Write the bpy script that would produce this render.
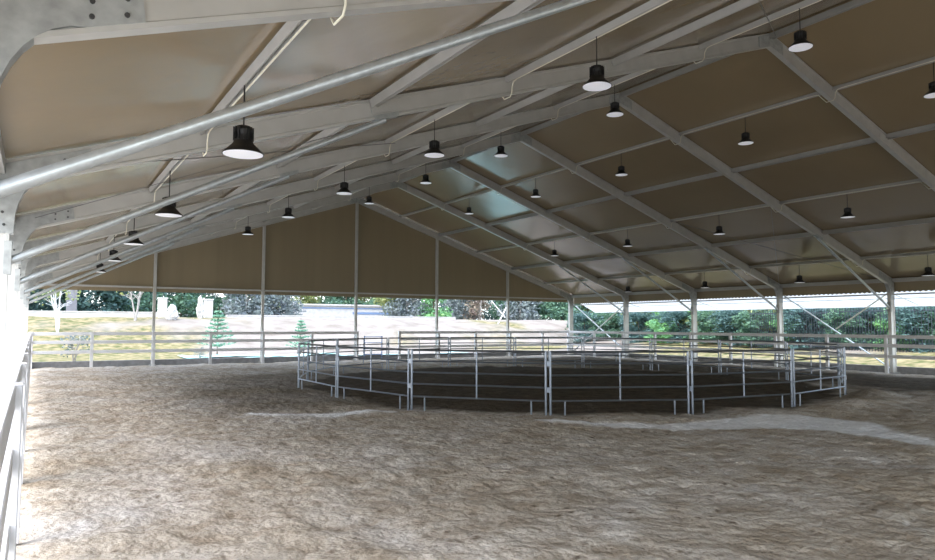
import bpy, bmesh, math, random
from mathutils import Vector, Matrix, noise
random.seed(7)
for o in list(bpy.data.objects): bpy.data.objects.remove(o)
S = bpy.context.scene
COL = S.collection

# ------------------------------------------------------------------ camera, sky, sun, exposure
CAM = Vector((0.393, -34.948, 1.871)); YAW, PITCH, ROLL, FPX = 0.5550, 0.0648, 0.0027, 693.6
cam = bpy.data.cameras.new('camera'); cam.sensor_width = 36.0; cam.lens = 36.0*FPX/935.0; cam.clip_start = 0.05; cam.clip_end = 500
cam_o = bpy.data.objects.new('camera', cam); COL.objects.link(cam_o)
_f = Vector((math.sin(YAW)*math.cos(PITCH), math.cos(YAW)*math.cos(PITCH), math.sin(PITCH)))
_r = Vector((math.cos(YAW), -math.sin(YAW), 0)); _u = _r.cross(_f)
_r2 = math.cos(ROLL)*_r + math.sin(ROLL)*_u; _u2 = -math.sin(ROLL)*_r + math.cos(ROLL)*_u
cam_o.matrix_world = Matrix(((_r2.x, _u2.x, -_f.x, CAM.x), (_r2.y, _u2.y, -_f.y, CAM.y), (_r2.z, _u2.z, -_f.z, CAM.z), (0, 0, 0, 1)))
S.camera = cam_o

W = bpy.data.worlds.new('world'); S.world = W; W.use_nodes = True
wn = W.node_tree.nodes; wl = W.node_tree.links
sky = wn.new('ShaderNodeTexSky'); sky.sky_type = 'NISHITA'; sky.sun_disc = False
sky.sun_elevation = math.radians(48); sky.sun_rotation = math.radians(250); sky.air_density = 1.0; sky.dust_density = 2.5; sky.ozone_density = 1.5
wmix = wn.new('ShaderNodeMixRGB'); wmix.inputs['Fac'].default_value = 0.45
wmix.inputs['Color2'].default_value = (5.2, 5.6, 6.0, 1)
wl.new(sky.outputs[0], wmix.inputs['Color1']); wl.new(wmix.outputs[0], wn['Background'].inputs['Color'])
wn['Background'].inputs['Strength'].default_value = 0.55

sun = bpy.data.lights.new('sun', 'SUN'); sun.energy = 2.0; sun.angle = math.radians(25); sun.color = (1, .96, .9)
sun_o = bpy.data.objects.new('sun', sun); COL.objects.link(sun_o)
sun_o.rotation_euler = Vector((0.24, 0.12, -0.96)).to_track_quat('-Z', 'Y').to_euler()

S.view_settings.view_transform = 'Standard'; S.view_settings.look = 'None'
S.view_settings.gamma = 1.0; S.view_settings.use_curve_mapping = False
S.view_settings.exposure = 0.76

# ------------------------------------------------------------------ materials
def mat(name, col, rough=.5, metal=0., var=.0, scale=8., bump=0., bscale=40., spec=.5, col2=None, trans=0., coat=0., stretch=None, detail=4):
    m = bpy.data.materials.new(name); m.use_nodes = True
    n = m.node_tree.nodes; l = m.node_tree.links; b = n['Principled BSDF']
    b.inputs['Base Color'].default_value = (*col, 1); b.inputs['Roughness'].default_value = rough; b.inputs['Metallic'].default_value = metal
    b.inputs['Specular IOR Level'].default_value = spec; b.inputs['Coat Weight'].default_value = coat
    tc = n.new('ShaderNodeTexCoord'); src = tc.outputs['Object']
    if stretch:
        mp = n.new('ShaderNodeMapping'); mp.inputs['Scale'].default_value = stretch; l.new(src, mp.inputs[0]); src = mp.outputs[0]
    if var or col2:
        t = n.new('ShaderNodeTexNoise'); t.inputs['Scale'].default_value = scale; t.inputs['Detail'].default_value = detail; l.new(src, t.inputs['Vector'])
        r = n.new('ShaderNodeValToRGB'); r.color_ramp.elements[0].position = .32; r.color_ramp.elements[1].position = .68
        c2 = col2 or tuple(c*(1-var) for c in col)
        r.color_ramp.elements[0].color = (*c2, 1); r.color_ramp.elements[1].color = (*col, 1)
        l.new(t.outputs['Fac'], r.inputs[0]); l.new(r.outputs[0], b.inputs['Base Color'])
    if bump:
        t2 = n.new('ShaderNodeTexNoise'); t2.inputs['Scale'].default_value = bscale; t2.inputs['Detail'].default_value = 5; l.new(src, t2.inputs['Vector'])
        bp = n.new('ShaderNodeBump'); bp.inputs['Strength'].default_value = bump; bp.inputs['Distance'].default_value = .05
        l.new(t2.outputs['Fac'], bp.inputs['Height']); l.new(bp.outputs[0], b.inputs['Normal'])
    if trans:
        tr = n.new('ShaderNodeBsdfTranslucent'); tr.inputs[0].default_value = (*col, 1)
        mx = n.new('ShaderNodeMixShader'); mx.inputs[0].default_value = trans
        l.new(b.outputs[0], mx.inputs[1]); l.new(tr.outputs[0], mx.inputs[2]); l.new(mx.outputs[0], n['Material Output'].inputs[0])
    return m

M = {}
M['alu'] = mat('brushed_aluminium', (.56, .55, .52), .42, .35, .12, 3, stretch=(1, 1, 1))
M['purlin'] = mat('purlin_aluminium', (.42, .41, .385), .45, .3, .12, 3)
M['galv'] = mat('galvanised_tube', (.64, .69, .72), .36, .7, .18, 14)
M['plate'] = mat('galvanised_plate', (.45, .465, .455), .5, .35, .3, 9)
M['pen'] = mat('galvanised_pen_tube', (.24, .27, .32), .28, .9, .15, 10)
M['bolt'] = mat('dark_bolt', (.08, .08, .08), .5, .6, .2, 20)
M['pvc'] = mat('tan_roof_membrane', (.275, .208, .125), .18, 0, .10, .35, bump=.22, bscale=.9, spec=.6)
M['gable'] = mat('tan_gable_membrane', (.29, .23, .14), .42, 0, .10, .8, bump=.35, bscale=1.0, spec=.4, stretch=(2.2, 1, .12))
M['conduit'] = mat('cream_conduit', (.78, .74, .60), .4, 0, .08, 20)
M['black'] = mat('black_lamp_body', (.012, .012, .012), .45, 0, .3, 20)
M['lens'] = mat('white_lamp_diffuser', (.85, .85, .88), .35, 0, .04, 10, trans=.15)
_b = M['lens'].node_tree.nodes['Principled BSDF']; _b.inputs['Emission Color'].default_value = (.93, .93, 1, 1); _b.inputs['Emission Strength'].default_value = .16
M['white'] = mat('white_fence_plastic', (.66, .66, .68), .4, 0, .06, 6)
M['kerb'] = mat('grey_kerb_concrete', (.27, .27, .28), .85, 0, .3, 5, bump=.3)
M['bounce'] = mat('pale_bounce_slab', (.80, .78, .74), .9, 0, .1, 2)  # kept very pale so the added slab throws light under the roof
M['awning'] = mat('white_translucent_sheet', (.85, .87, .88), .5, 0, .05, 2, trans=.6)
M['cable'] = mat('steel_cable', (.16, .16, .16), .4, .7, .1, 20)
M['bark'] = mat('brown_bark', (.16, .12, .09), .9, 0, .4, 8, bump=.5, bscale=14)
M['palebark'] = mat('pale_bark', (.72, .74, .78), .8, 0, .25, 9)
M['greybark'] = mat('grey_bark', (.42, .40, .38), .85, 0, .3, 9)
M['blackmetal'] = mat('black_fence_metal', (.035, .045, .06), .5, .2, .2, 9)
M['stone'] = mat('pale_stone', (.55, .54, .53), .85, 0, .2, 2.5, bump=.3, bscale=5)
M['greystone'] = mat('grey_concrete', (.20, .20, .23), .9, 0, .25, 2.5, bump=.3, bscale=5)
M['bluepaint'] = mat('blue_gate_paint', (.22, .36, .70), .45, .1, .1, 9)
M['bluegrey'] = mat('blue_grey_glass', (.18, .26, .42), .25, 0, .1, 9)
M['sheet'] = mat('turquoise_ground_sheet', (.14, .50, .52), .5, 0, .0, 1.2, col2=(.50, .66, .66))
def leafmat(name, a, b): return mat(name, a, .6, 0, 0, 1.6, col2=b, trans=.25, spec=.3, detail=6)
M['leafdark'] = leafmat('leaf_dark_blue_green', (.12, .22, .20), (.055, .11, .13))
M['leafmid'] = leafmat('leaf_mid_green', (.14, .26, .15), (.06, .13, .13))
M['leafbright'] = leafmat('leaf_bright_green', (.22, .44, .16), (.09, .25, .16))
M['leafyellow'] = leafmat('leaf_yellow_green', (.34, .36, .13), (.10, .19, .11))
M['leafpink'] = leafmat('leaf_pinkish', (.36, .28, .26), (.20, .20, .12))
M['leafgrey'] = leafmat('leaf_grey_green', (.24, .29, .27), (.13, .16, .21))
M['conifer'] = leafmat('leaf_conifer', (.24, .44, .32), (.14, .28, .21))

# ------------------------------------------------------------------ mesh builder
class MB:
    def __init__(s): s.v = []; s.f = []
    def add(s, vs, fs):
        k = len(s.v); s.v += [tuple(p) for p in vs]; s.f += [tuple(i+k for i in f) for f in fs]; return s
    def box(s, a, b):
        (x0, y0, z0), (x1, y1, z1) = a, b
        return s.add([(x0,y0,z0),(x1,y0,z0),(x1,y1,z0),(x0,y1,z0),(x0,y0,z1),(x1,y0,z1),(x1,y1,z1),(x0,y1,z1)],
                     [(0,3,2,1),(4,5,6,7),(0,1,5,4),(1,2,6,5),(2,3,7,6),(3,0,4,7)])
    def prism(s, prof, p0, p1, side, up):
        """profile points (a,b) along side/up, swept from p0 to p1"""
        p0, p1, side, up = Vector(p0), Vector(p1), Vector(side), Vector(up); n = len(prof)
        vs = [p0+side*a+up*b for a, b in prof] + [p1+side*a+up*b for a, b in prof]
        fs = [(i, (i+1) % n, n+(i+1) % n, n+i) for i in range(n)] + [tuple(range(n))[::-1], tuple(range(n, 2*n))]
        return s.add(vs, fs)
    def beam(s, p0, p1, w, h, up=(0, 0, 1)):
        p0, p1 = Vector(p0), Vector(p1); d = (p1-p0).normalized(); side = d.cross(Vector(up)).normalized(); u = side.cross(d)
        return s.prism([(-w/2,-h/2),(w/2,-h/2),(w/2,h/2),(-w/2,h/2)], p0, p1, side, u)
    def tube(s, pts, r, n=10, r1=None):
        pts = [Vector(p) for p in pts]; vs = []; fs = []
        prev = None
        for i, p in enumerate(pts):
            d = (pts[min(i+1, len(pts)-1)] - pts[max(i-1, 0)]).normalized()
            ref = prev if prev is not None else (Vector((0, 0, 1)) if abs(d.z) < .9 else Vector((1, 0, 0)))
            a = (ref - d*ref.dot(d)).normalized(); prev = a; b = d.cross(a)
            rr = r if r1 is None else r + (r1-r)*i/(len(pts)-1)
            vs += [p + (a*math.cos(t)+b*math.sin(t))*rr for t in [2*math.pi*k/n for k in range(n)]]
        for i in range(len(pts)-1):
            for k in range(n): fs.append((i*n+k, i*n+(k+1) % n, (i+1)*n+(k+1) % n, (i+1)*n+k))
        fs += [tuple(range(n))[::-1], tuple(range((len(pts)-1)*n, len(pts)*n))]
        return s.add(vs, fs)
    def lathe(s, prof, n=24, c=(0, 0, 0)):
        vs = []; fs = []; m = len(prof)
        for r, z in prof:
            vs += [(c[0]+r*math.cos(2*math.pi*k/n), c[1]+r*math.sin(2*math.pi*k/n), c[2]+z) for k in range(n)]
        for i in range(m-1):
            for k in range(n): fs.append((i*n+k, i*n+(k+1) % n, (i+1)*n+(k+1) % n, (i+1)*n+k))
        fs += [tuple(range(n))[::-1], tuple(range((m-1)*n, m*n))]
        return s.add(vs, fs)
    def build(s, name, m, parent=None, smooth=False, label=None, bevel=0):
        me = bpy.data.meshes.new(name); me.from_pydata(s.v, [], s.f); me.materials.append(M[m] if isinstance(m, str) else m)
        bm = bmesh.new(); bm.from_mesh(me); bmesh.ops.recalc_face_normals(bm, faces=bm.faces)
        if bevel: bmesh.ops.bevel(bm, geom=bm.edges, offset=bevel, segments=1, affect='EDGES')
        bm.to_mesh(me); bm.free()
        if smooth:
            me.polygons.foreach_set('use_smooth', [True]*len(me.polygons)); me.set_sharp_from_angle(angle=math.radians(40))
        o = bpy.data.objects.new(name, me); COL.objects.link(o)
        if parent: o.parent = parent
        if label: o['label'] = label
        return o
def tag(o, label, cat, group=None, kind=None):
    if label: o['label'] = label
    if cat: o['category'] = cat
    if group: o['group'] = group
    if kind: o['kind'] = kind
    return o
def thing(name, label, cat, loc=(0, 0, 0), rz=0, group=None):
    o = bpy.data.objects.new(name, None); o.empty_display_size = .1; COL.objects.link(o); o.location = loc; o.rotation_euler.z = rz
    return tag(o, label, cat, group)
def kids(o): return [c for c in bpy.data.objects if c.parent == o]
def copy_tree(o, parent=None):
    c = o.copy(); COL.objects.link(c)
    if parent: c.parent = parent
    for ch in kids(o): copy_tree(ch, c)
    return c
ORD = ['first', 'second', 'third', 'fourth', 'fifth', 'sixth', 'seventh', 'eighth', 'ninth', 'tenth', 'eleventh', 'twelfth', 'thirteenth', 'fourteenth', 'fifteenth', 'sixteenth', 'seventeenth']
def ss(a, b, x):
    t = min(1, max(0, (x-a)/(b-a))); return t*t*(3-2*t)
def fn(x, y, z=0, o=4): return noise.fractal(Vector((x, y, z)), 1.0, 2.0, o)

# ------------------------------------------------------------------ tent geometry constants
SL = 1/3.0
PXS = [0.0, 2.22, 4.75, 7.32, 9.9, 12.45, 15.0, 17.55, 20.1, 22.68, 25.25, 27.78, 30.0]      # purlin lines
ZB = 3.50                         # underside of the rafter at the eave
def zb(x): return ZB + SL*(x if x <= 15 else 30-x)
RD = 0.33                         # vertical depth of a rafter
def zt(x): return zb(x)+RD
PEN = [(7.06,-14.66),(7.05,-17.81),(7.6,-20.86),(9.64,-23.28),(12.5,-24.61),(15.62,-24.98),(18.72,-24.46),(21.36,-22.77),(22.88,-20.02),(23.26,-16.9),(22.74,-13.79),(21.42,-10.95),(19.2,-8.77),(16.27,-7.8),(13.13,-7.97),(10.32,-9.38),(8.33,-11.8)]
PC = (sum(p[0] for p in PEN)/17, sum(p[1] for p in PEN)/17)
def pen_d(x, y):                  # signed distance inside the pen polygon (positive inside)
    d = 1e9
    for i in range(17):
        (ax, ay), (bx, by) = PEN[i], PEN[(i+1) % 17]
        L = math.hypot(bx-ax, by-ay); d = min(d, ((bx-ax)*(y-ay)-(by-ay)*(x-ax))/L)
    return d

# ------------------------------------------------------------------ structure: sand floor
def pit(x, y, s, seed):           # one hoof print per voronoi cell
    d = noise.voronoi(Vector((x*s, y*s, seed)))[0][0]
    return -max(0, 1-d/.42)**1.5
def gz(x, y):
    d = pen_d(x, y)
    h = .05*fn(x*.45, y*.45, 3) + .035*fn(x*1.7, y*1.7, 9, 3)
    h *= .55 + .45*ss(-.5, .5, fn(x*.2, y*.2, 20))
    h += .045*math.exp(-((d+.9)/.55)**2)*(1+.8*fn(x*1.3, y*1.3, 5))             # low berm kicked up round the pen
    h += .20*math.exp(-((x-19.25)/.75)**2-((y+24.75)/.45)**2) + .10*math.exp(-((x-17.3)/1.2)**2-((y+25.5)/.5)**2)
    h -= .03*ss(.3, 2., d)
    return h - .03
def gfine(x, y): return .045*pit(x, y, 3.1, 1.3) + .03*pit(x, y, 5.3, 7.7) + .016*fn(x*6, y*6, 2, 3)
def lin(a, b, st):
    n = max(1, round((b-a)/st)); return [a+(b-a)*i/n for i in range(n)]
xs = lin(-.25, 12, .065) + lin(12, 20, .09) + lin(20, 30.2, .15) + [30.2]
ys = lin(-40, -34, .3) + lin(-34, -24, .06) + lin(-24, -15, .10) + lin(-15, .15, .2) + [.15]
TR = [(8.9, -24.0, .08), (9.9, -25.2, .18), (10.6, -25.75, .30), (11.4, -26.0, .48), (12.2, -26.35, .62), (13.2, -26.7, 1.0), (13.7, -27.1, .85), (13.1, -28.2, .5), (12.85, -29.2, .34), (12.6, -31, .3)]
def seg_d(x, y, pts):
    best = -9
    for (ax, ay, aw), (bx, by, bw) in zip(pts, pts[1:]):
        L2 = (bx-ax)**2+(by-ay)**2; t = min(1, max(0, ((x-ax)*(bx-ax)+(y-ay)*(by-ay))/L2))
        best = max(best, (aw+(bw-aw)*t) - math.hypot(x-ax-t*(bx-ax), y-ay-t*(by-ay)))
    return best
TR2 = [(4.3, -19.9, .10), (5.0, -20.5, .24), (5.7, -20.95, .22), (6.4, -21.0, .14), (7.0, -21.2, .08)]
v = []; soil = []; pale = []
for y in ys:
    for x in xs:
        t = max(seg_d(x, y, TR), seg_d(x, y, TR2))
        pl = ss(-.12, .10, t + .10*fn(x*1.6, y*1.6, 4)); d = pen_d(x, y)
        v.append((x, y, gz(x, y) + gfine(x, y)*(1-.6*pl)*(.7 if d > 0 else 1)))
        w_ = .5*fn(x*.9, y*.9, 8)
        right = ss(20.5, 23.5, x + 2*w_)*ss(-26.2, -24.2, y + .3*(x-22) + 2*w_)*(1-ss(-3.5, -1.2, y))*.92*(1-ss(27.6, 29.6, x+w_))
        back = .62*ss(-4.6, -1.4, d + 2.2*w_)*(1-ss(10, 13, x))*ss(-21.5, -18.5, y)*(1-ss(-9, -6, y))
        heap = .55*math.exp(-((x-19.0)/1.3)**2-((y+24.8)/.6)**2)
        soil.append(max(ss(-.35, .5, d + w_), right, back, heap)); pale.append(pl)  # one darker-ground mask: pen floor, right side, back left, heap
nx = len(xs); f = [(j*nx+i, j*nx+i+1, (j+1)*nx+i+1, (j+1)*nx+i) for j in range(len(ys)-1) for i in range(nx-1)]
me = bpy.data.meshes.new('floor'); me.from_pydata(v, [], f)
for nm, arr in (('dark_soil', soil), ('pale_sand', pale)):
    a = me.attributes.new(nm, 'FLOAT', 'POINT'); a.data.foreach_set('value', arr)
me.polygons.foreach_set('use_smooth', [True]*len(me.polygons))
def sand_mat():
    m = bpy.data.materials.new('riding_sand'); m.use_nodes = True; n = m.node_tree.nodes; l = m.node_tree.links; b = n['Principled BSDF']
    b.inputs['Roughness'].default_value = .95; b.inputs['Specular IOR Level'].default_value = .15
    tc = n.new('ShaderNodeTexCoord')
    def nz(sc, det, dist=0):
        t = n.new('ShaderNodeTexNoise'); t.inputs['Scale'].default_value = sc; t.inputs['Detail'].default_value = det; t.inputs['Distortion'].default_value = dist
        l.new(tc.outputs['Object'], t.inputs['Vector']); return t.outputs['Fac']
    def ramp(src, *st):
        r = n.new('ShaderNodeValToRGB')
        while len(r.color_ramp.elements) < len(st): r.color_ramp.elements.new(.5)
        for e, (p, c) in zip(r.color_ramp.elements, st): e.position = p; e.color = (*c, 1)
        l.new(src, r.inputs[0]); return r.outputs[0]
    def mix(fac, a, c, mode='MIX'):
        x = n.new('ShaderNodeMixRGB'); x.blend_type = mode
        if isinstance(fac, float): x.inputs[0].default_value = fac
        else: l.new(fac, x.inputs[0])
        for s_, val in ((x.inputs[1], a), (x.inputs[2], c)):
            if isinstance(val, tuple): s_.default_value = (*val, 1)
            else: l.new(val, s_)
        return x.outputs[0]
    base = ramp(nz(.5, 8, .4), (.30, (.38, .325, .255)), (.5, (.44, .395, .335)), (.72, (.53, .50, .465)))
    blot = ramp(nz(2.6, 6, .2), (.36, (.70, .64, .56)), (.50, (1, .98, .955)), (.66, (1.22, 1.24, 1.26)))
    c = mix(.7, base, blot, 'MULTIPLY')
    grain = ramp(nz(30, 6, 0), (.34, (.55, .53, .50)), (.47, (1, 1, 1)), (.70, (1.15, 1.15, 1.15)))
    c = mix(.7, c, grain, 'MULTIPLY')
    vo = n.new('ShaderNodeTexVoronoi'); vo.inputs['Scale'].default_value = 5.5; vo.inputs['Randomness'].default_value = 1; l.new(tc.outputs['Object'], vo.inputs['Vector'])
    hole = ramp(vo.outputs['Distance'], (.10, (.38, .33, .28)), (.27, (1, 1, 1)))
    c = mix(ramp(nz(1.1, 3), (.44, (0, 0, 0)), (.58, (.9, .9, .9))), c, mix(1.0, c, hole, 'MULTIPLY'))
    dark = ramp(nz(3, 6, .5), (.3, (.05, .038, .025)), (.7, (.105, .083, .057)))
    a1 = n.new('ShaderNodeAttribute'); a1.attribute_name = 'dark_soil'; a2 = n.new('ShaderNodeAttribute'); a2.attribute_name = 'pale_sand'
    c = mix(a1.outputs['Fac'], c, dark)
    pl = ramp(nz(7, 6, .8), (.3, (.68, .67, .66)), (.65, (.84, .84, .84)))
    c = mix(a2.outputs['Fac'], c, pl)
    l.new(c, b.inputs['Base Color'])
    bp = n.new('ShaderNodeBump'); bp.inputs['Strength'].default_value = .7; bp.inputs['Distance'].default_value = .08
    l.new(nz(9, 5, 0), bp.inputs['Height']); l.new(bp.outputs[0], b.inputs['Normal'])
    return m
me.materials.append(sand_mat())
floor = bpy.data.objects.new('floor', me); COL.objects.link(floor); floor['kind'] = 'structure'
floor['label'] = 'trampled grey brown riding sand, darker inside the round pen'

# ------------------------------------------------------------------ structure: land outside
def ez(x, y):
    z = 2.45*ss(9, 24, y + 2.0*fn(x*.06, y*.06, 1)) 
    z = max(z, .75*ss(33, 43, x)) + .12*fn(x*.25, y*.25, 6)*ss(0, 6, max(y, x-30, -x))
    return z - .06
exs = lin(-60, -4, 4) + lin(-4, 50, .8) + lin(50, 120, 5) + [120]
eys = lin(-80, -30, 4) + lin(-30, 45, .8) + lin(45, 120, 5) + [120]
v = []; gr = []
for y in eys:
    for x in exs:
        inside = -.6 < x < 30.6 and -41 < y < .6
        v.append((x, y, -.35 if inside else ez(x, y)))
        k = ss(-.25, .35, fn(x*.13, y*.13, 40) + .95*(1-ss(4, 12, x - .12*max(0, y-5))) + .5*ss(31, 33, x)*(1-ss(3, 8, y))  - .25)
        gr.append(k)
nx = len(exs); f = [(j*nx+i, j*nx+i+1, (j+1)*nx+i+1, (j+1)*nx+i) for j in range(len(eys)-1) for i in range(nx-1)]
me = bpy.data.meshes.new('ground'); me.from_pydata(v, [], f); a = me.attributes.new('grass', 'FLOAT', 'POINT'); a.data.foreach_set('value', gr)
me.polygons.foreach_set('use_smooth', [True]*len(me.polygons))
gm = mat('pale_earth_and_dry_grass', (.25, .23, .22), .95, 0, 0, .7, bump=.6, bscale=3, spec=.1, col2=(.155, .14, .125), detail=8)
n_ = gm.node_tree.nodes; l_ = gm.node_tree.links
at_ = n_.new('ShaderNodeAttribute'); at_.attribute_name = 'grass'
gn = n_.new('ShaderNodeTexNoise'); gn.inputs['Scale'].default_value = 2.2; gn.inputs['Detail'].default_value = 8
tc_ = n_.new('ShaderNodeTexCoord'); l_.new(tc_.outputs['Object'], gn.inputs['Vector'])
gr_ = n_.new('ShaderNodeValToRGB'); gr_.color_ramp.elements[0].position = .38; gr_.color_ramp.elements[1].position = .62
gr_.color_ramp.elements[0].color = (.075, .09, .035, 1); gr_.color_ramp.elements[1].color = (.24, .20, .12, 1)
l_.new(gn.outputs['Fac'], gr_.inputs[0])
mx_ = n_.new('ShaderNodeMixRGB'); l_.new(at_.outputs['Fac'], mx_.inputs[0])
old = n_['Principled BSDF'].inputs['Base Color'].links[0].from_socket
l_.new(old, mx_.inputs[1]); l_.new(gr_.outputs[0], mx_.inputs[2]); l_.new(mx_.outputs[0], n_['Principled BSDF'].inputs['Base Color'])
me.materials.append(gm); gnd = bpy.data.objects.new('ground', me); COL.objects.link(gnd); gnd['kind'] = 'structure'
gnd['label'] = 'pale earth bank with dry grass outside the tent'

MB().box((-22, -60, -.2), (-.5, 1.0, -.02)).build('bounce_slab', 'bounce')['kind'] = 'structure'  # unseen pale slab added left of the tent to bounce light inside

# ------------------------------------------------------------------ structure: membranes
v = []; f = []
RX = [-.35] + [i*.5 for i in range(0, 61)] + [30.35]
RY = [.12 - .5*j for j in range(0, 81)]
for y in RY:
    for x in RX:
        yy = (y % 5.0)/5.0; sag = .03*math.sin(math.pi*yy)*abs(math.sin(math.pi*((x % 2.5)/2.5)))
        xx = min(30, max(0, x)); v.append((x, y, zt(xx)+.025 + (SL*(x-xx) if x < 0 else -SL*(x-xx)) + sag*.6))
nx = len(RX); f = [(j*nx+i, (j+1)*nx+i, (j+1)*nx+i+1, j*nx+i+1) for j in range(len(RY)-1) for i in range(nx-1)]
me = bpy.data.meshes.new('ceiling'); me.from_pydata(v, [], f); me.materials.append(M['pvc'])
me.polygons.foreach_set('use_smooth', [True]*len(me.polygons)); me.set_sharp_from_angle(angle=math.radians(25))
o = bpy.data.objects.new('ceiling', me); COL.objects.link(o); o['kind'] = 'structure'; o['label'] = 'tan membrane roof of the tent'
sm = o.modifiers.new('thickness', 'SOLIDIFY'); sm.thickness = .01; sm.offset = 1

b = MB()                                    # gable sheet above the opening
for i in range(60):
    x0, x1 = i*.5, (i+1)*.5
    for (xa, xb) in ((x0, x1),):
        b.prism([(xa, 3.37), (xb, 3.37), (xb, zt(xb)+.02), (xa, zt(xa)+.02)], (0, .14, 0), (0, .16, 0), (1, 0, 0), (0, 0, 1))
b.build('wall_back', 'gable')['kind'] = 'structure'
b = MB()  # unseen near-end sheet added behind the camera to cut incoming light
for i in range(60):
    xa, xb = i*.5, (i+1)*.5
    b.prism([(xa, min(zt(xa), 4.4)), (xb, min(zt(xb), 4.4)), (xb, zt(xb)+.02), (xa, zt(xa)+.02)], (0, -39.9, 0), (0, -39.88, 0), (1, 0, 0), (0, 0, 1))
b.build('wall_light_blocker', 'gable')['kind'] = 'structure'
def valance(name, x):
    b = MB(); y = .1
    while y > -40:
        b.prism([(y, 3.30), (y-.10, 3.25), (y-.20, 3.30), (y-.20, zb(0)+RD-.06), (y, zb(0)+RD-.06)], (x-.008, 0, 0), (x+.008, 0, 0), (0, 1, 0), (0, 0, 1)); y -= .2
    o = b.build(name, 'gable'); o['kind'] = 'structure'; return o
valance('wall_right', 30.28); valance('wall_left', -.30)
MB().box((-.5, .16, -.3), (30.5, .36, .23)).build('trim_1', 'kerb')['kind'] = 'structure'
MB().box((30.22, -40, -.3), (30.42, .16, .23)).build('trim_2', 'kerb')['kind'] = 'structure'
MB().box((-.5, -40, -.3), (-.3, .16, .05)).build('trim_3', 'kerb')['kind'] = 'structure'

# ------------------------------------------------------------------ portal frames
WF = .13
def iprof(w, h):                             # box with a keder groove down each side
    t = .035; g = .022
    return [(-w/2,-h/2),(w/2,-h/2),(w/2,-h/2+t),(w/2-g,-h/2+t+.012),(w/2-g,h/2-t-.012),(w/2,h/2-t),(w/2,h/2),(-w/2,h/2),(-w/2,h/2-t),(-w/2+g,h/2-t-.012),(-w/2+g,-h/2+t+.012),(-w/2,-h/2+t)]
def arc_plate(s, y, far=.95):
    """eave corner plate with a rounded inner corner; s=-1 left, +1 right"""
    X = (lambda a: a-.02) if s < 0 else (lambda a: 30-a)
    xi = .13; zlow = 2.95; cx = .62; pts = []
    pts += [(-.16, zlow), (xi+.01, zlow)]
    for k in range(9):
        a = math.pi - k*math.pi/2/8
        px = cx + (cx-xi-.01)*math.cos(a); pz = zlow+.12 + (zb(cx)+.03-zlow-.12)*math.sin(a); pts.append((px, pz))
    pts += [(far, zb(far)+.03), (far-.03, zt(far)-.06), (-.16, zt(0)-.10)]
    return MB().prism([(X(a), c) for a, c in pts], (0, y-WF/2-.006, 0), (0, y+WF/2+.006, 0), (1, 0, 0), (0, 0, 1))
fname = ['flush against the tan gable wall', 'one bay in front of the gable wall', 'two bays in front of the gable wall', 'three bays in front of the gable wall', 'four bays in front of the gable wall', 'second nearest the viewer, crossing above the round pen', 'nearest the viewer, across the top left corner']
for i in range(7):
    y = -5.0*i
    t = thing('portal_frame', 'aluminium portal frame ' + fname[i], 'tent frame', (0, y, 0), 0, 'portal frames of the tent')
    for s in (-1, 1):
        xc = -.07 if s < 0 else 30.0
        pb = MB().prism(iprof(WF, .30), (xc, 0, 0), (xc, 0, zt(0)-.03), (0, 1, 0), (1, 0, 0)).build('post', 'alu', t)
        MB().box((xc-.22, -.15, -.04), (xc+.22, .15, .015)).build('base_plate', 'plate', pb)
        th = math.atan(SL); up = Vector((-s*-1*0, 0, 1))
        xe = 0 if s < 0 else 30
        p0 = Vector((xe, 0, zb(0)+RD/2)); p1 = Vector((15, 0, zb(15)+RD/2)); d = (p1-p0).normalized(); side = Vector((0, 1, 0)); up = d.cross(side); up = up if up.z > 0 else -up
        hh = RD*math.cos(th)
        r = MB().prism(iprof(WF, hh), p0, p1 , side, up).build('rafter', 'alu', t)
        g = arc_plate(s, 0).build('corner_plate', 'plate', t)
        if i >= 3 and s < 0:
            for (bx, bz) in ((.62, zb(.62)+.10), (.62, zb(.62)+.20), (.82, zb(.82)+.09), (.82, zb(.82)+.2), (.0, 3.2), (.02, 3.05)):
                MB().tube([(bx, -WF/2-.022, bz), (bx, -WF/2-.004, bz)], .017, 8).build('bolt', 'bolt', g)
        if i >= 1:
            a = Vector((.08 if s < 0 else 29.86, 0, 2.62)); c = Vector((5.0 if s < 0 else 25.0, 0, zb(5)-.03))
            kb = MB().tube([a, c], .048, 14).build('knee_brace', 'galv', t, True)
            MB().box((a.x-.05 if s < 0 else a.x-.03, -.075, 2.46), (a.x+.03 if s < 0 else a.x+.05, .075, 2.86)).build('bracket', 'plate', kb)
            e = d if s < 0 else d
            MB().beam(Vector((c.x, 0, c.z+.05)) - d*.22, Vector((c.x, 0, c.z+.05)) + d*.22, .15, .07).build('bracket', 'plate', kb)
        for (sx) in (5.0, 10.0):
            xx = sx if s < 0 else 30-sx
            pc = Vector((xx, 0, zb(xx)+RD/2))
            MB().beam(pc-d*.28, pc+d*.28, WF-.01, .13).build('splice_plate', 'alu', r)
    MB().prism([(14.55, zb(14.55)+.02), (15, zb(15)+.0), (15.45, zb(15.45)+.02), (15.45, zt(15.45)-.03), (15, zt(15)-.02), (14.55, zt(14.55)-.03)], (0, -WF/2-.005, 0), (0, WF/2+.005, 0), (1, 0, 0), (0, 0, 1)).build('ridge_plate', 'plate', t)

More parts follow.
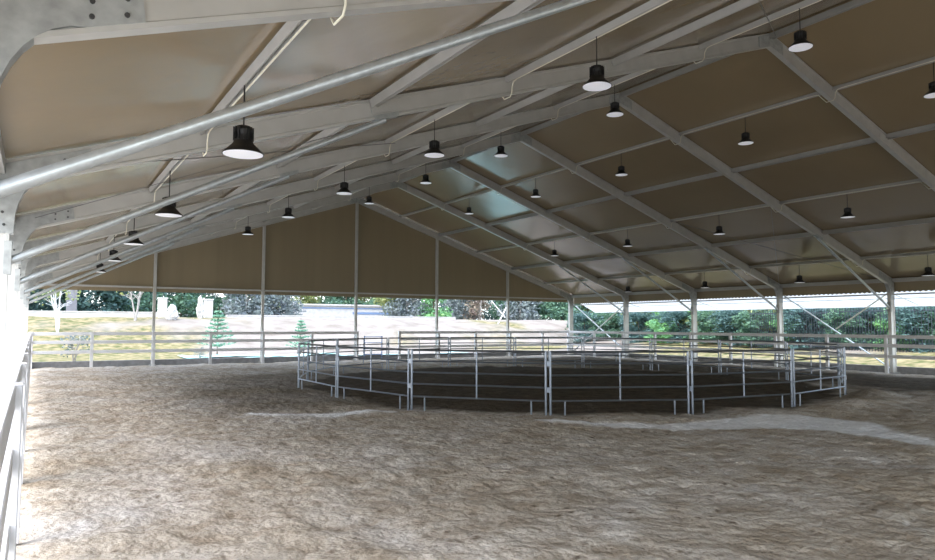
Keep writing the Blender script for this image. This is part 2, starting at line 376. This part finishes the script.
# ------------------------------------------------------------------ purlins
bayn = ['in the bay against the gable wall', 'in the second bay from the gable', 'in the third bay from the gable', 'in the fourth bay from the gable', 'in the fifth bay from the gable', 'in the bay nearest the viewer']
def cprof(w, h):
    t = .018
    return [(-w/2,-h/2),(-w/2+t,-h/2),(-w/2+t,h/2-t),(w/2-t,h/2-t),(w/2-t,-h/2),(w/2,-h/2),(w/2,h/2),(-w/2,h/2)]
for i in range(6):
    y0, y1 = -5.0*i-WF/2-.002, -5.0*(i+1)+WF/2+.002
    for k in range(13):
        x = PXS[k]
        if i == 5 and k > 8: continue
        th = 0 if x in (0, 15, 30) else (math.atan(SL) if x < 15 else -math.atan(SL))
        side = Vector((math.cos(th), 0, math.sin(th))); up = Vector((-math.sin(th), 0, math.cos(th)))
        h = .13 if k in (2, 4, 6, 8, 10) else .10; w = .11 if k in (2, 4, 6, 8, 10) else .08
        c = Vector((x, 0, zt(x)-.004)) - up*(h/2+(.02 if x == 15 else 0))
        if x in (0, 30): c = Vector((x + (.05 if x == 30 else -.05), 0, zt(0)-.09)); prof = [(-.06,-.08),(.06,-.08),(.06,.08),(-.06,.08)]
        else: prof = cprof(w, h)
        if k == 0: nm = 'box eave beam along the left side'
        elif k == 12: nm = 'box eave beam along the right side'
        elif k == 6: nm = 'channel purlin under the roof ridge'
        elif k < 6: nm = 'channel purlin, %s up from the left eave' % ORD[k-1]
        else: nm = 'channel purlin, %s up from the right eave' % ORD[11-k]
        o = MB().prism(prof, c+Vector((0, y0, 0)), c+Vector((0, y1, 0)), side, up).build('eave_beam' if k in (0, 12) else 'purlin', 'purlin')
        tag(o, 'aluminium %s %s' % (nm, bayn[i]), 'beam', 'eave beams' if k in (0, 12) else 'roof purlins')

# roof bracing cables
cab = [((.3, -20.2), (7.5, -24.8), 'left', 'rising towards the viewer', 'fifth'), ((.3, -24.8), (7.5, -20.2), 'left', 'rising away from the viewer', 'fifth'),
       ((7.5, -29.8), (15, -25.2), 'left', 'reaching the ridge', 'sixth'),
       ((29.7, -15.2), (22.5, -19.8), 'right', 'rising towards the viewer', 'fourth'), ((29.7, -19.8), (22.5, -15.2), 'right', 'rising away from the viewer', 'fourth')]
for a, c, sd, wy, by in cab:
    o = MB().tube([(a[0], a[1], zt(a[0])-.14), (c[0], c[1], zt(c[0])-.14)], .007, 6).build('bracing_cable', 'cable')
    tag(o, 'steel bracing cable, %s slope, %s, %s bay from gable' % (sd, wy, by), 'cable', 'roof bracing cables')

# ------------------------------------------------------------------ cream conduits
for n, x in enumerate((PXS[1], PXS[3], PXS[5], PXS[7], PXS[9], PXS[11])):
    sgn = 1 if x < 15 else -1
    xo = x + .065*sgn; zz = zt(xo)-.115
    pts = [(xo, 0-.12, zz)]
    last = -35 if x < 13 else (-30 if x < 18 else -25)
    for i in range(1, 8):
        y = -5.0*i
        if y < last: break
        zl = zb(xo)-.05
        pts += [(xo, y+.42, zz), (xo, y+.30, zz-.02), (xo, y+.14, zl+.06), (xo, y+.09, zl), (xo, y-.09, zl), (xo, y-.14, zl+.06), (xo, y-.15, zz-.10), (xo, y-.20, zz-.02), (xo, y-.30, zz)]
        if y == last and y == -35: pts = pts[:-8]
    o = MB().tube(pts, .010, 8).build('conduit', 'conduit', None, True)
    tag(o, 'cream cable conduit on the %s purlin up from the %s eave, dipping under each rafter' % (['first', 'third', 'fifth'][n if n < 3 else 5-n], 'left' if n < 3 else 'right'), 'conduit', 'cream conduits under the roof')

# ------------------------------------------------------------------ gable posts, rails, side rails
gp = ['leftmost', 'second from left', 'tall middle', 'second from right', 'rightmost']
for k in range(5):
    x = 5.0*(k+1)
    t = thing('gable_post', '%s aluminium gable post carrying the tan end wall' % gp[k], 'post', (x, .04, 0), 0, 'gable posts')
    MB().prism(iprof(.12, .15), (0, -.0, 0), (0, 0, zb(x)+.02), (1, 0, 0), (0, 1, 0)).build('shaft', 'alu', t)
    MB().box((-.14, -.12, -.04), (.14, .1, .02)).build('base_plate', 'plate', t)
for k in range(6):
    x0 = 5.0*k + (.09 if k else .12); x1 = 5.0*(k+1) - .09
    o = MB().box((x0, .0, 3.53), (x1, .07, 3.61)).build('gable_rail', 'alu')
    tag(o, 'horizontal aluminium rail across the gable wall, %s from the left corner' % ORD[k], 'rail', 'gable rails')
for i in range(5):
    o = MB().tube([(30.1, -5*i-.08, 3.17), (30.1, -5*(i+1)+.08, 3.17)], .03, 8).build('side_rail', 'alu', None, True)
    tag(o, 'thin rail below the tan valance on the right side, %s bay from the gable' % ORD[i], 'rail', 'right side rails')
# wall cross bracing on the right side
def flatbar(p, q, label):
    o = MB().beam(p, q, .03, .09, (1, 0, 0)).build('wall_brace', 'galv'); tag(o, label, 'brace', 'right side wall braces')
flatbar((30.16, -.1, 3.25), (30.16, -4.9, .25), 'diagonal wall brace falling towards the viewer in the bay at the far right corner')
flatbar((30.20, -4.9, 3.25), (30.20, -.1, .25), 'diagonal wall brace falling towards the gable in the bay at the far right corner')
flatbar((30.16, -15.1, 3.30), (30.16, -19.85, .12), 'long diagonal wall brace behind the right side fence and pen')
flatbar((30.20, -19.9, 3.30), (30.20, -17.55, 1.74), 'short diagonal wall brace meeting the long brace on the right side')

# ------------------------------------------------------------------ awning outside the right eave
t = thing('awning', 'long white translucent sheet awning outside the right eave', 'awning', (30.35, 0, 0))
b = MB()
pr = [(.0, 3.34), (.45, 3.14), (.9, 2.95), (1.35, 2.74), (1.38, 2.70)]
for (a, c) in zip(pr, pr[1:]):
    b.add([(a[0], -.4, a[1]), (a[0], -34, a[1]), (c[0], -34, c[1]), (c[0], -.4, c[1])], [(0, 1, 2, 3)])
sh = b.build('sheet', 'awning', t); sm = sh.modifiers.new('thickness', 'SOLIDIFY'); sm.thickness = .006
MB().tube([(.62, -.4, 3.03), (.62, -34, 3.03)], .018, 8).build('bar', 'galv', t, True)
for y in (-5, -10, -15, -20, -25):
    MB().tube([(-.2, y, 3.2), (1.3, y-.25, 2.76)], .018, 8).build('strut', 'galv', t, True)

# ------------------------------------------------------------------ white rail fences
RZ = (1.445, 1.08, .65)
def fence_section(L, first_post=True, last_post=False):
    t = thing('fence_section', 'x', 'fence')
    for z in RZ:
        MB().box((.055, -.025, z-.07), (L-.055, .025, z+.07)).build('rail', 'white', t, bevel=.006)
    p = MB().box((-.06, -.06, -.05), (.06, .06, 1.51)).build('post', 'white', t, bevel=.006)
    MB().prism([(-.066,-.066),(.066,-.066),(.066,.066),(-.066,.066)], (0, 0, 1.505), (0, 0, 1.525), (1, 0, 0), (0, 1, 0)).build('cap', 'white', p, bevel=.008)
    return t
proto = fence_section(2.5); used = False
def put_section(x, y, rz, label, group, only_post=False, L=2.5):
    global used
    if only_post:
        c = thing('fence_post', label, 'fence post', (x, y, 0), rz, group)
        for ch in kids(proto):
            if ch.name.startswith('post'): copy_tree(ch, c)
        return
    c = proto if not used else copy_tree(proto)
    used = True; c.scale.x = L/2.5; c.location = (x, y, 0); c.rotation_euler.z = rz; tag(c, label, 'fence', group)
for k in range(12):
    x = 2.5*k + (.24 if k == 0 else 0)
    if k in (6,): 
        continue
    lab = 'white three-rail fence section at the gable end, %s' % ('beside the left corner' if k == 0 else 'directly left of the gap' if k == 5 else 'directly right of the gap' if k == 7 else 'ending at the right corner' if k == 11 else '%s from the left corner' % ORD[k] if k < 6 else '%s right of the gap' % ORD[k-7])
    put_section(x, -.22, 0, lab, 'fence at the gable end', L=(2.26 if k == 0 else 2.2 if k == 11 else 2.5))
put_section(15.0, -.22, 0, 'white fence post at the left edge of the gap in the gable fence', 'fence at the gable end', True)
for k in range(10):
    put_section(29.72, -.05-2.48*k, -math.pi/2, 'grey-shaded three-rail fence section along the right side, %s from the far corner' % ORD[k], 'fence along the right side')
for k in range(13):
    put_section(.19 + .0075*k, -.05-2.5*k, -math.pi/2 + .003, 'bright white fence section along the left side, %s from the far corner' % ORD[k], 'fence along the left side')
# little blue gate standing in the gap
t = thing('gate', 'small blue tube gate standing in the gap of the gable fence', 'gate', (15.35, -.3, 0), math.radians(-8))
for x in (.03, 1.0): MB().tube([(x, 0, .03), (x, 0, 1.28)], .03, 8).build('stile', 'bluepaint', t, True)
for z in (.28, .58, .9, 1.22): MB().tube([(.03, 0, z), (1.0, 0, z)], .022, 8).build('bar', 'bluepaint', t, True)

# ------------------------------------------------------------------ round pen
HP = 1.325; PZ = (.27, .55, .81, 1.06, HP-.02)
def pen_panel(L):
    t = thing('pen_panel', 'x', 'pen panel')
    for x in (.05, L-.05): MB().tube([(x, 0, -.06), (x, 0, HP)], .026, 10).build('end_post', 'pen', t, True)
    for z in PZ: MB().tube([(.05, 0, z), (L-.05, 0, z)], .020 if z < 1.2 else .024, 8).build('rail', 'pen', t, True)
    MB().tube([(L/2, 0, PZ[0]), (L/2, 0, PZ[-1])], .02, 8).build('upright', 'pen', t, True)
    for x in (.36, L-.36): MB().tube([(x, 0, -.06), (x, 0, PZ[0])], .02, 8).build('foot', 'pen', t, True)
    for z in (.45, 1.0):
        MB().box((-.035, -.03, z), (.05, .03, z+.11)).build('hinge_lug', 'pen', t)
    return t
pp = pen_panel(3.13)
def plabel(k):
    return ['short-looking panel at the left end of the round pen', 'near panel of the round pen, leftmost of the front', 'near panel of the round pen, second from left of the front', 'near panel of the round pen, left of the front centre', 'near panel of the round pen, right of the front centre', 'near panel of the round pen, last before its right end', 'panel seen nearly edge on at the right end of the pen', 'far panel of the round pen, nearest its right end', 'far panel of the round pen, second from its right end', 'far panel of the round pen, third from its right end', 'far panel of the round pen, fourth from its right end', 'far panel of the round pen, fifth from its right end', 'far panel of the round pen, sixth from its right end', 'far panel of the round pen, fourth from its left end', 'far panel of the round pen, third from its left end', 'far panel of the round pen, second from its left end', 'far panel of the round pen, nearest its left end'][k]
for k in range(17):
    (ax, ay), (bx, by) = PEN[k], PEN[(k+1) % 17]
    c = pp if k == 0 else copy_tree(pp)
    L = math.hypot(bx-ax, by-ay); sc = (L/3.13)
    c.location = (ax, ay, 0); c.rotation_euler.z = math.atan2(by-ay, bx-ax); c.scale.x = sc
    tag(c, 'galvanised ' + plabel(k), 'pen panel', 'round pen panels')

# ------------------------------------------------------------------ high bay lamps
def lamp():
    t = thing('pendant_lamp', 'x', 'lamp')             # origin at the purlin underside
    MB().tube([(0, 0, -.46), (0, 0, .02)], .009, 8).build('rod', 'black', t, True)
    hs = MB().lathe([(.02, -.44), (.075, -.445), (.098, -.47), (.10, -.50), (.088, -.53), (.085, -.56), (.10, -.60), (.10, -.62)], 20).build('heat_sink', 'black', t, True)
    fb = MB()
    for k in range(14):
        a = 2*math.pi*k/14; d = Vector((math.cos(a), math.sin(a), 0)); fb.beam(d*.095+Vector((0, 0, -.46)), d*.095+Vector((0, 0, -.60)), .006, .03, d)
    fb.build('fins', 'black', hs)
    MB().lathe([(.10, -.61), (.115, -.64), (.155, -.68), (.215, -.735), (.22, -.75), (.213, -.75), (.20, -.738)], 28).build('shade', 'black', t, True)
    MB().lathe([(.001, -.752), (.12, -.757), (.208, -.752), (.208, -.74)], 28).build('diffuser', 'lens', t, True)
    return t
lp = lamp(); first = True
cols = {PXS[1]: 'lowest row on the left slope', PXS[3]: 'middle row on the left slope', PXS[5]: 'left row beside the ridge', PXS[7]: 'right row beside the ridge', PXS[9]: 'middle row on the right slope', PXS[11]: 'lowest row on the right slope'}
rows = {-27.4: 'nearest the viewer', -22.45: 'second nearest', -17.45: 'middle of its row', -12.55: 'second from gable', -7.4: 'closest to gable'}
for x in cols:
    for y in rows:
        if y == -27.4 and x > 20: continue
        c = lp if first else copy_tree(lp); first = False
        c.location = (x, y, zt(x)-.12); tag(c, 'black bell pendant lamp, %s, %s' % (cols[x], rows[y]), 'lamp', 'pendant lamps')

# ------------------------------------------------------------------ outside: trees and things
def ray(px, py):
    return _f + _r2*((px-467.5)/FPX) - _u2*((py-280)/FPX)
def atY(px, Y):
    d = ray(px, 320); t = (Y-CAM.y)/d.y; return CAM.x+d.x*t, Y
def atX(px, X):
    d = ray(px, 320); t = (X-CAM.x)/d.x; return X, CAM.y+d.y*t
def leaves(mb, c, r, n, size, rnd):
    for _ in range(n):
        while True:
            p = Vector((rnd.uniform(-1, 1), rnd.uniform(-1, 1), rnd.uniform(-1, 1)))
            if .25 < p.length < 1: break
        p = Vector((c[0]+p.x*r[0], c[1]+p.y*r[1], c[2]+p.z*r[2]))
        a = Vector((rnd.gauss(0, 1), rnd.gauss(0, 1), rnd.gauss(0, .6))).normalized(); b_ = a.cross(Vector((rnd.gauss(0, 1), rnd.gauss(0, 1), rnd.gauss(0, 1)))).normalized()
        s = size*rnd.uniform(.6, 1.4)
        mb.add([p-a*s, p+b_*s*.5, p+a*s, p-b_*s*.5], [(0, 1, 2, 3)])
def tree_proto(seed, leaf, bark, h, spread, low, nblob, nl, size, trunk=.12, multi=1):
    rnd = random.Random(seed); t = thing('tree', 'x', 'tree')
    tb = MB(); fb = MB()
    for m in range(multi):
        ang = rnd.uniform(0, 6.28); lean = .10 if multi == 1 else .22
        pts = [Vector((0, 0, -.2))]
        for k in range(1, 6):
            pts.append(Vector((math.cos(ang)*lean*h*.12*k + rnd.uniform(-.05, .05), math.sin(ang)*lean*h*.12*k + rnd.uniform(-.05, .05), h*.16*k)))
        tb.tube(pts, trunk, 7, trunk*.35)
        for k in range(6):
            p = pts[rnd.randint(2, 5)]; a = rnd.uniform(0, 6.28); q = p + Vector((math.cos(a)*spread*.6, math.sin(a)*spread*.6, h*rnd.uniform(.08, .22)))
            tb.tube([p, (p+q)/2+Vector((0, 0, .08*h*.3)), q], trunk*.35, 5, trunk*.12)
    tb.build('trunk', bark, t, True)
    for k in range(nblob):
        a = rnd.uniform(0, 6.28); rr = spread*math.sqrt(rnd.random())*.75; z = low + (h-low)*rnd.uniform(.12, .92)
        br = spread*rnd.uniform(.28, .5)
        leaves(fb, (math.cos(a)*rr, math.sin(a)*rr, z), (br, br, br*.8), nl//nblob, size, rnd)
    fb.build('foliage', leaf, t)
    return t
def conifer_proto(h):
    t = thing('sapling', 'x', 'sapling'); rnd = random.Random(3)
    MB().tube([(0, 0, -.2), (0, 0, h)], .035, 6, .01).build('stem', 'bark', t)
    fb = MB(); n = 0
    for k in range(9):
        z = h*(.2+.085*k); R = (1-(k/9.5))*.95
        for j in range(7):
            a = j*.9+k*.5; 
            for s in range(10):
                u = (s+1)/10; p = Vector((math.cos(a)*R*u, math.sin(a)*R*u, z+.18*u*R))
                leaves(fb, p, (.06, .06, .05), 2, .08, rnd)
    fb.build('needles', 'conifer', t); return t
protos = {
 'dark': lambda: tree_proto(1, 'leafdark', 'bark', 7.0, 3.2, -1.2, 34, 5200, .20),
 'mid': lambda: tree_proto(2, 'leafmid', 'bark', 6.6, 3.0, -1.0, 32, 4800, .19),
 'bright': lambda: tree_proto(3, 'leafbright', 'bark', 4.0, 2.0, -.6, 20, 2800, .16),
 'yellow': lambda: tree_proto(4, 'leafyellow', 'bark', 6.0, 2.6, .6, 22, 3000, .17),
 'pink': lambda: tree_proto(5, 'leafpink', 'greybark', 6.0, 2.0, -.2, 18, 1700, .16),
 'grey': lambda: tree_proto(6, 'leafgrey', 'greybark', 5.2, 2.8, -1., 28, 4200, .18),
 'birch': lambda: tree_proto(8, 'leafyellow', 'palebark', 4.6, 1.5, 2.0, 12, 420, .13, .065, 4),
 'twiggy': lambda: tree_proto(9, 'leafyellow', 'greybark', 5.0, 1.8, 2.0, 12, 260, .12, .07, 3),
 'shrub': lambda: tree_proto(10, 'leafgrey', 'greybark', 1.5, .75, .3, 8, 300, .07, .03, 6),
}
cache = {}
def plant(kind, xy, label, group=None, scale=1.0, rz=None, dz=0):
    if kind not in cache: cache[kind] = protos[kind](); c = cache[kind]
    else: c = copy_tree(cache[kind])
    c.location = (xy[0], xy[1], ez(*xy)+dz); c.rotation_euler.z = rz if rz is not None else random.uniform(0, 6.28); c.scale = (scale,)*3
    c.name = 'shrub' if kind == 'shrub' else 'tree'
    tag(c, label, 'shrub' if kind == 'shrub' else 'tree', group)
    return c
KN = {'dark': 'dense dark blue-green tree', 'mid': 'dense mid green tree', 'bright': 'bright green bushy tree', 'yellow': 'yellow-leaved tree', 'pink': 'loose pinkish brown tree', 'grey': 'grey-green bushy tree'}
# behind the gable bank, left to right
row = [('dark', 10, 34), ('dark', 48, 36), ('mid', 62, 42), ('dark', 95, 35), ('mid', 122, 37), ('dark', 150, 42), ('mid', 180, 40), ('grey', 200, 46), ('mid', 228, 44), ('grey', 246, 34), ('grey', 275, 36), ('yellow', 262, 44), ('yellow', 300, 60), ('mid', 320, 66), ('mid', 345, 60), ('yellow', 366, 62), ('mid', 385, 56), ('yellow', 392, 37), ('grey', 408, 34), ('mid', 418, 46), ('bright', 434, 31), ('dark', 452, 42), ('grey', 462, 36), ('pink', 480, 33), ('dark', 498, 40), ('mid', 512, 35), ('grey', 520, 30), ('yellow', 534, 37), ('mid', 545, 30), ('mid', 562, 33), ('mid', 578, 28)]
for n, (k, px, Y) in enumerate(row):
    where = 'behind the white wall' if px < 160 else 'between the stone pillars' if px < 215 else 'left of the long building' if px < 285 else 'far behind the long building' if Y > 50 else 'above the bank behind the pen' if px < 505 else 'beyond the far right corner'
    same = [q for q in row if q[0] == k]
    pos = sorted(same, key=lambda q: q[1]).index((k, px, Y)); 
    plant(k, atY(px, Y), '%s %s, %s such from left' % (KN[k], where, ORD[pos]), 'trees beyond the gable end', 1.0 if Y < 50 else 1.25)
# right side hedge
row2 = [('mid', 590, 44.5), ('yellow', 598, 47), ('mid', 612, 43.5), ('pink', 628, 45), ('dark', 634, 47.5), ('dark', 645, 44.5), ('yellow', 652, 43), ('bright', 664, 42.5), ('dark', 672, 46), ('mid', 688, 44), ('yellow', 700, 43.5), ('bright', 706, 42.6), ('dark', 716, 45), ('yellow', 734, 43), ('dark', 742, 45.5), ('mid', 760, 46), ('yellow', 766, 43.2), ('dark', 782, 45), ('mid', 800, 44), ('dark', 815, 45), ('yellow', 828, 43.4), ('dark', 842, 45.5), ('mid', 862, 44.5), ('dark', 880, 45), ('yellow', 892, 43.6), ('dark', 910, 45), ('bright', 918, 42.8), ('dark', 935, 44.5), ('mid', 960, 44.6)]
for n, (k, px, X) in enumerate(row2):
    pos = [q for q in row2 if q[0] == k].index((k, px, X))
    plant(k, atX(px, X), '%s beyond the right side fence, %s of its kind from left' % (KN[k], ORD[pos]), 'trees along the right side', .95)
row3 = [(586, 40.2), (606, 41.0), (640, 40.6), (662, 40.2), (680, 41.2), (712, 40.5), (736, 41.0), (758, 40.4), (790, 41.0), (808, 40.4), (830, 41.2), (852, 40.5), (872, 41.1), (896, 40.6), (908, 41.2), (924, 40.6), (944, 41.0)]
for n, (px, X) in enumerate(row3):
    kd = 'dmdbdmdmbddmdbmdm'[n]; kd = {'d': 'dark', 'm': 'mid', 'b': 'bright'}[kd]
    c = plant(kd, atX(px, X), 'low %s bush below the right side trees, %s from left' % ({'dark': 'dark bluish', 'mid': 'mid green', 'bright': 'bright green'}[kd], ORD[n]), 'bushes along the right side', .46 if kd == 'bright' else .36)
    c.scale.x *= 1.5; c.scale.y *= 1.3; c.rotation_euler.z = random.uniform(-.5, .5) + (math.pi/2)
    c.name = 'bush'; c['category'] = 'bush'
# feature trees
plant('birch', atY(58, 16.5), 'white-stemmed tree with sparse yellow leaves on the grassy mound', scale=.95)
plant('twiggy', atY(135, 21), 'thin grey twiggy tree in front of the white wall', scale=.95)
plant('shrub', atY(76, 3), 'dry grey shrub behind the left end of the gable fence', scale=1.0)
plant('shrub', atY(201, 2.5), 'small dry shrub at the kerb behind the second fence section', scale=.5)
cp = conifer_proto(2.6)
for px, Y, s, lab in ((218, 9, 1.15, 'green conifer sapling left of the second gable post'), (301, 9, .95, 'small conifer sapling behind the fence left of the round pen')):
    c = cp if px == 218 else copy_tree(cp); xy = atY(px, Y); c.location = (*xy, ez(*xy)); c.scale = (s,)*3; tag(c, lab, 'sapling', 'conifer saplings')
# white wall and pillars
xa = atY(5, 26)[0]; xb = atY(158, 26)[0]
t = thing('garden_wall', 'long low white garden wall behind the grassy mound', 'wall', (0, 26, 0))
MB().box((xa-6, -.12, 1.6), (xb, .12, 2.78)).build('body', 'stone', t); MB().box((xa-6, -.17, 2.78), (xb, .17, 2.86)).build('coping', 'stone', t)
xa = atY(226, 26)[0]; xb = atY(455, 26)[0]
t = thing('garden_wall', 'long low pale wall along the top of the gravel bank', 'wall', (0, 26, 0))
MB().box((xa, -.12, 1.6), (xb, .12, 2.62)).build('body', 'stone', t); MB().box((xa, -.17, 2.62), (xb, .17, 2.69)).build('coping', 'stone', t)
def pillar(px, Y, w, z1, m, label):
    x, y = atY(px, Y); t = thing('pillar', label, 'pillar', (x, y, 0)); z0 = ez(x, y)-.3
    MB().box((-w/2, -w/2, z0), (w/2, w/2, z1)).build('shaft', m, t, bevel=.02); MB().box((-w/2-.05, -w/2-.05, z1), (w/2+.05, w/2+.05, z1+.1)).build('cap', m, t, bevel=.02)
pillar(162, 24, .62, 3.85, 'stone', 'square white stone pillar at the end of the white wall')
pillar(208, 25, .62, 3.85, 'stone', 'square white stone pillar left of the conifer sapling')
pillar(71, 29, .72, 6.0, 'greystone', 'tall grey concrete pillar behind the white-stemmed tree')
def rock(px, Y, h, w, label, seed):
    x, y = atY(px, Y); bm = bmesh.new(); bmesh.ops.create_icosphere(bm, subdivisions=4, radius=1)
    for p in bm.verts:
        k = 1 + .45*fn(p.co.x*1.6+seed, p.co.y*1.6, p.co.z*2.2, 4); tp = 1-.45*(p.co.z*.5+.5)
        p.co = Vector((p.co.x*w*k*tp, p.co.y*w*k*tp, (p.co.z*.5+.45)*h*(1+.12*(k-1))))
    me = bpy.data.meshes.new('rock'); bm.to_mesh(me); bm.free(); me.materials.append(M['stone']); o = bpy.data.objects.new('rock', me); COL.objects.link(o); o.location = (x, y, ez(x, y)-.1)
    tag(o, label, 'rock')
rock(200, 23.5, 2.0, .32, 'upright white ornamental rock beside the right stone pillar', 2); rock(172, 21, 1.3, .5, 'white weathered rock right of the left stone pillar', 9)
# long low building far behind
x0 = atY(286, 52)[0]; x1 = atY(392, 52)[0]
t = thing('building', 'long low white building with blue-grey bands beyond the bank', 'building', ((x0+x1)/2, 52, 0)); hw = (x1-x0)/2
MB().box((-hw, 0, 1.5), (hw, 5, 4.35)).build('wall', 'stone', t)
MB().box((-hw-.2, -.3, 4.35), (hw+.2, 5.2, 4.55)).build('roof', 'stone', t)
MB().box((-hw, -.06, 3.95), (hw, 0.0, 4.12)).build('window_band', 'bluegrey', t); MB().box((-hw+9, -.06, 3.25), (hw, 0.0, 3.55)).build('window_band', 'bluegrey', t)
# turquoise ground cover strips
def sheet(x0, x1, y, w, label, seed):
    b = MB(); n = 40; m = 5
    vs = []
    for i in range(n+1):
        for j in range(m+1):
            x = x0+(x1-x0)*i/n; yy = y + w*(j/m-.5)*(1+.5*fn(x*.8, seed, 0)) + .5*fn(x*.3, seed, 3); vs.append((x, yy, ez(x, yy)+.06+.05*abs(fn(x*2, yy*2, seed))))
    b.add(vs, [(i*(m+1)+j, (i+1)*(m+1)+j, (i+1)*(m+1)+j+1, i*(m+1)+j+1) for i in range(n) for j in range(m)])
    o = b.build('ground_sheet', 'sheet', None, True); tag(o, label, 'ground sheet', 'ground sheets'); o.modifiers.new('thickness', 'SOLIDIFY').thickness = .01
sheet(2.8, 13.6, 2.6, 3.2, 'wrinkled pale turquoise sheet on the ground behind the left gable fence', 1)
sheet(7.5, 17, 7.4, 3.0, 'pale turquoise sheet lying farther up the bank, behind the left fence', 5)
sheet(14.0, 25.5, 3.2, 4.2, 'pale turquoise sheet on the ground behind the round pen and right fence', 8)
# black bar fence on the right
def bars(y0, y1, label):
    t = thing('bar_fence', label, 'fence', (39.5, y0, ez(39.5, y0)), -math.pi/2, 'black bar fence'); L = y0-y1
    n = int(L/.16)
    for k in range(n+1): MB().box((k*.16-.014, -.014, 0), (k*.16+.014, .014, 2.45)).build('bar', 'blackmetal', t)
    for z in (.25, 2.2): MB().box((-.05, -.02, z), (L, .02, z+.05)).build('rail', 'blackmetal', t)
bars(-6.5, -12.0, 'black metal bar fence behind the long wall brace'); bars(-12.05, -18.5, 'black metal bar fence outside right of the rightmost post')
# leaning white poles outside, behind the fourth gable post
xy = atY(500, 20); t = thing('pole_frame', 'white crossed poles outside left of the rightmost gable post', 'frame', (xy[0], xy[1], ez(*xy)))
MB().tube([(-1.1, 0, 2.3), (.6, 0, .6)], .06, 8).build('pole', 'white', t, True); MB().tube([(-.2, .12, -.1), (.9, .12, 1.7)], .06, 8).build('pole', 'white', t, True)
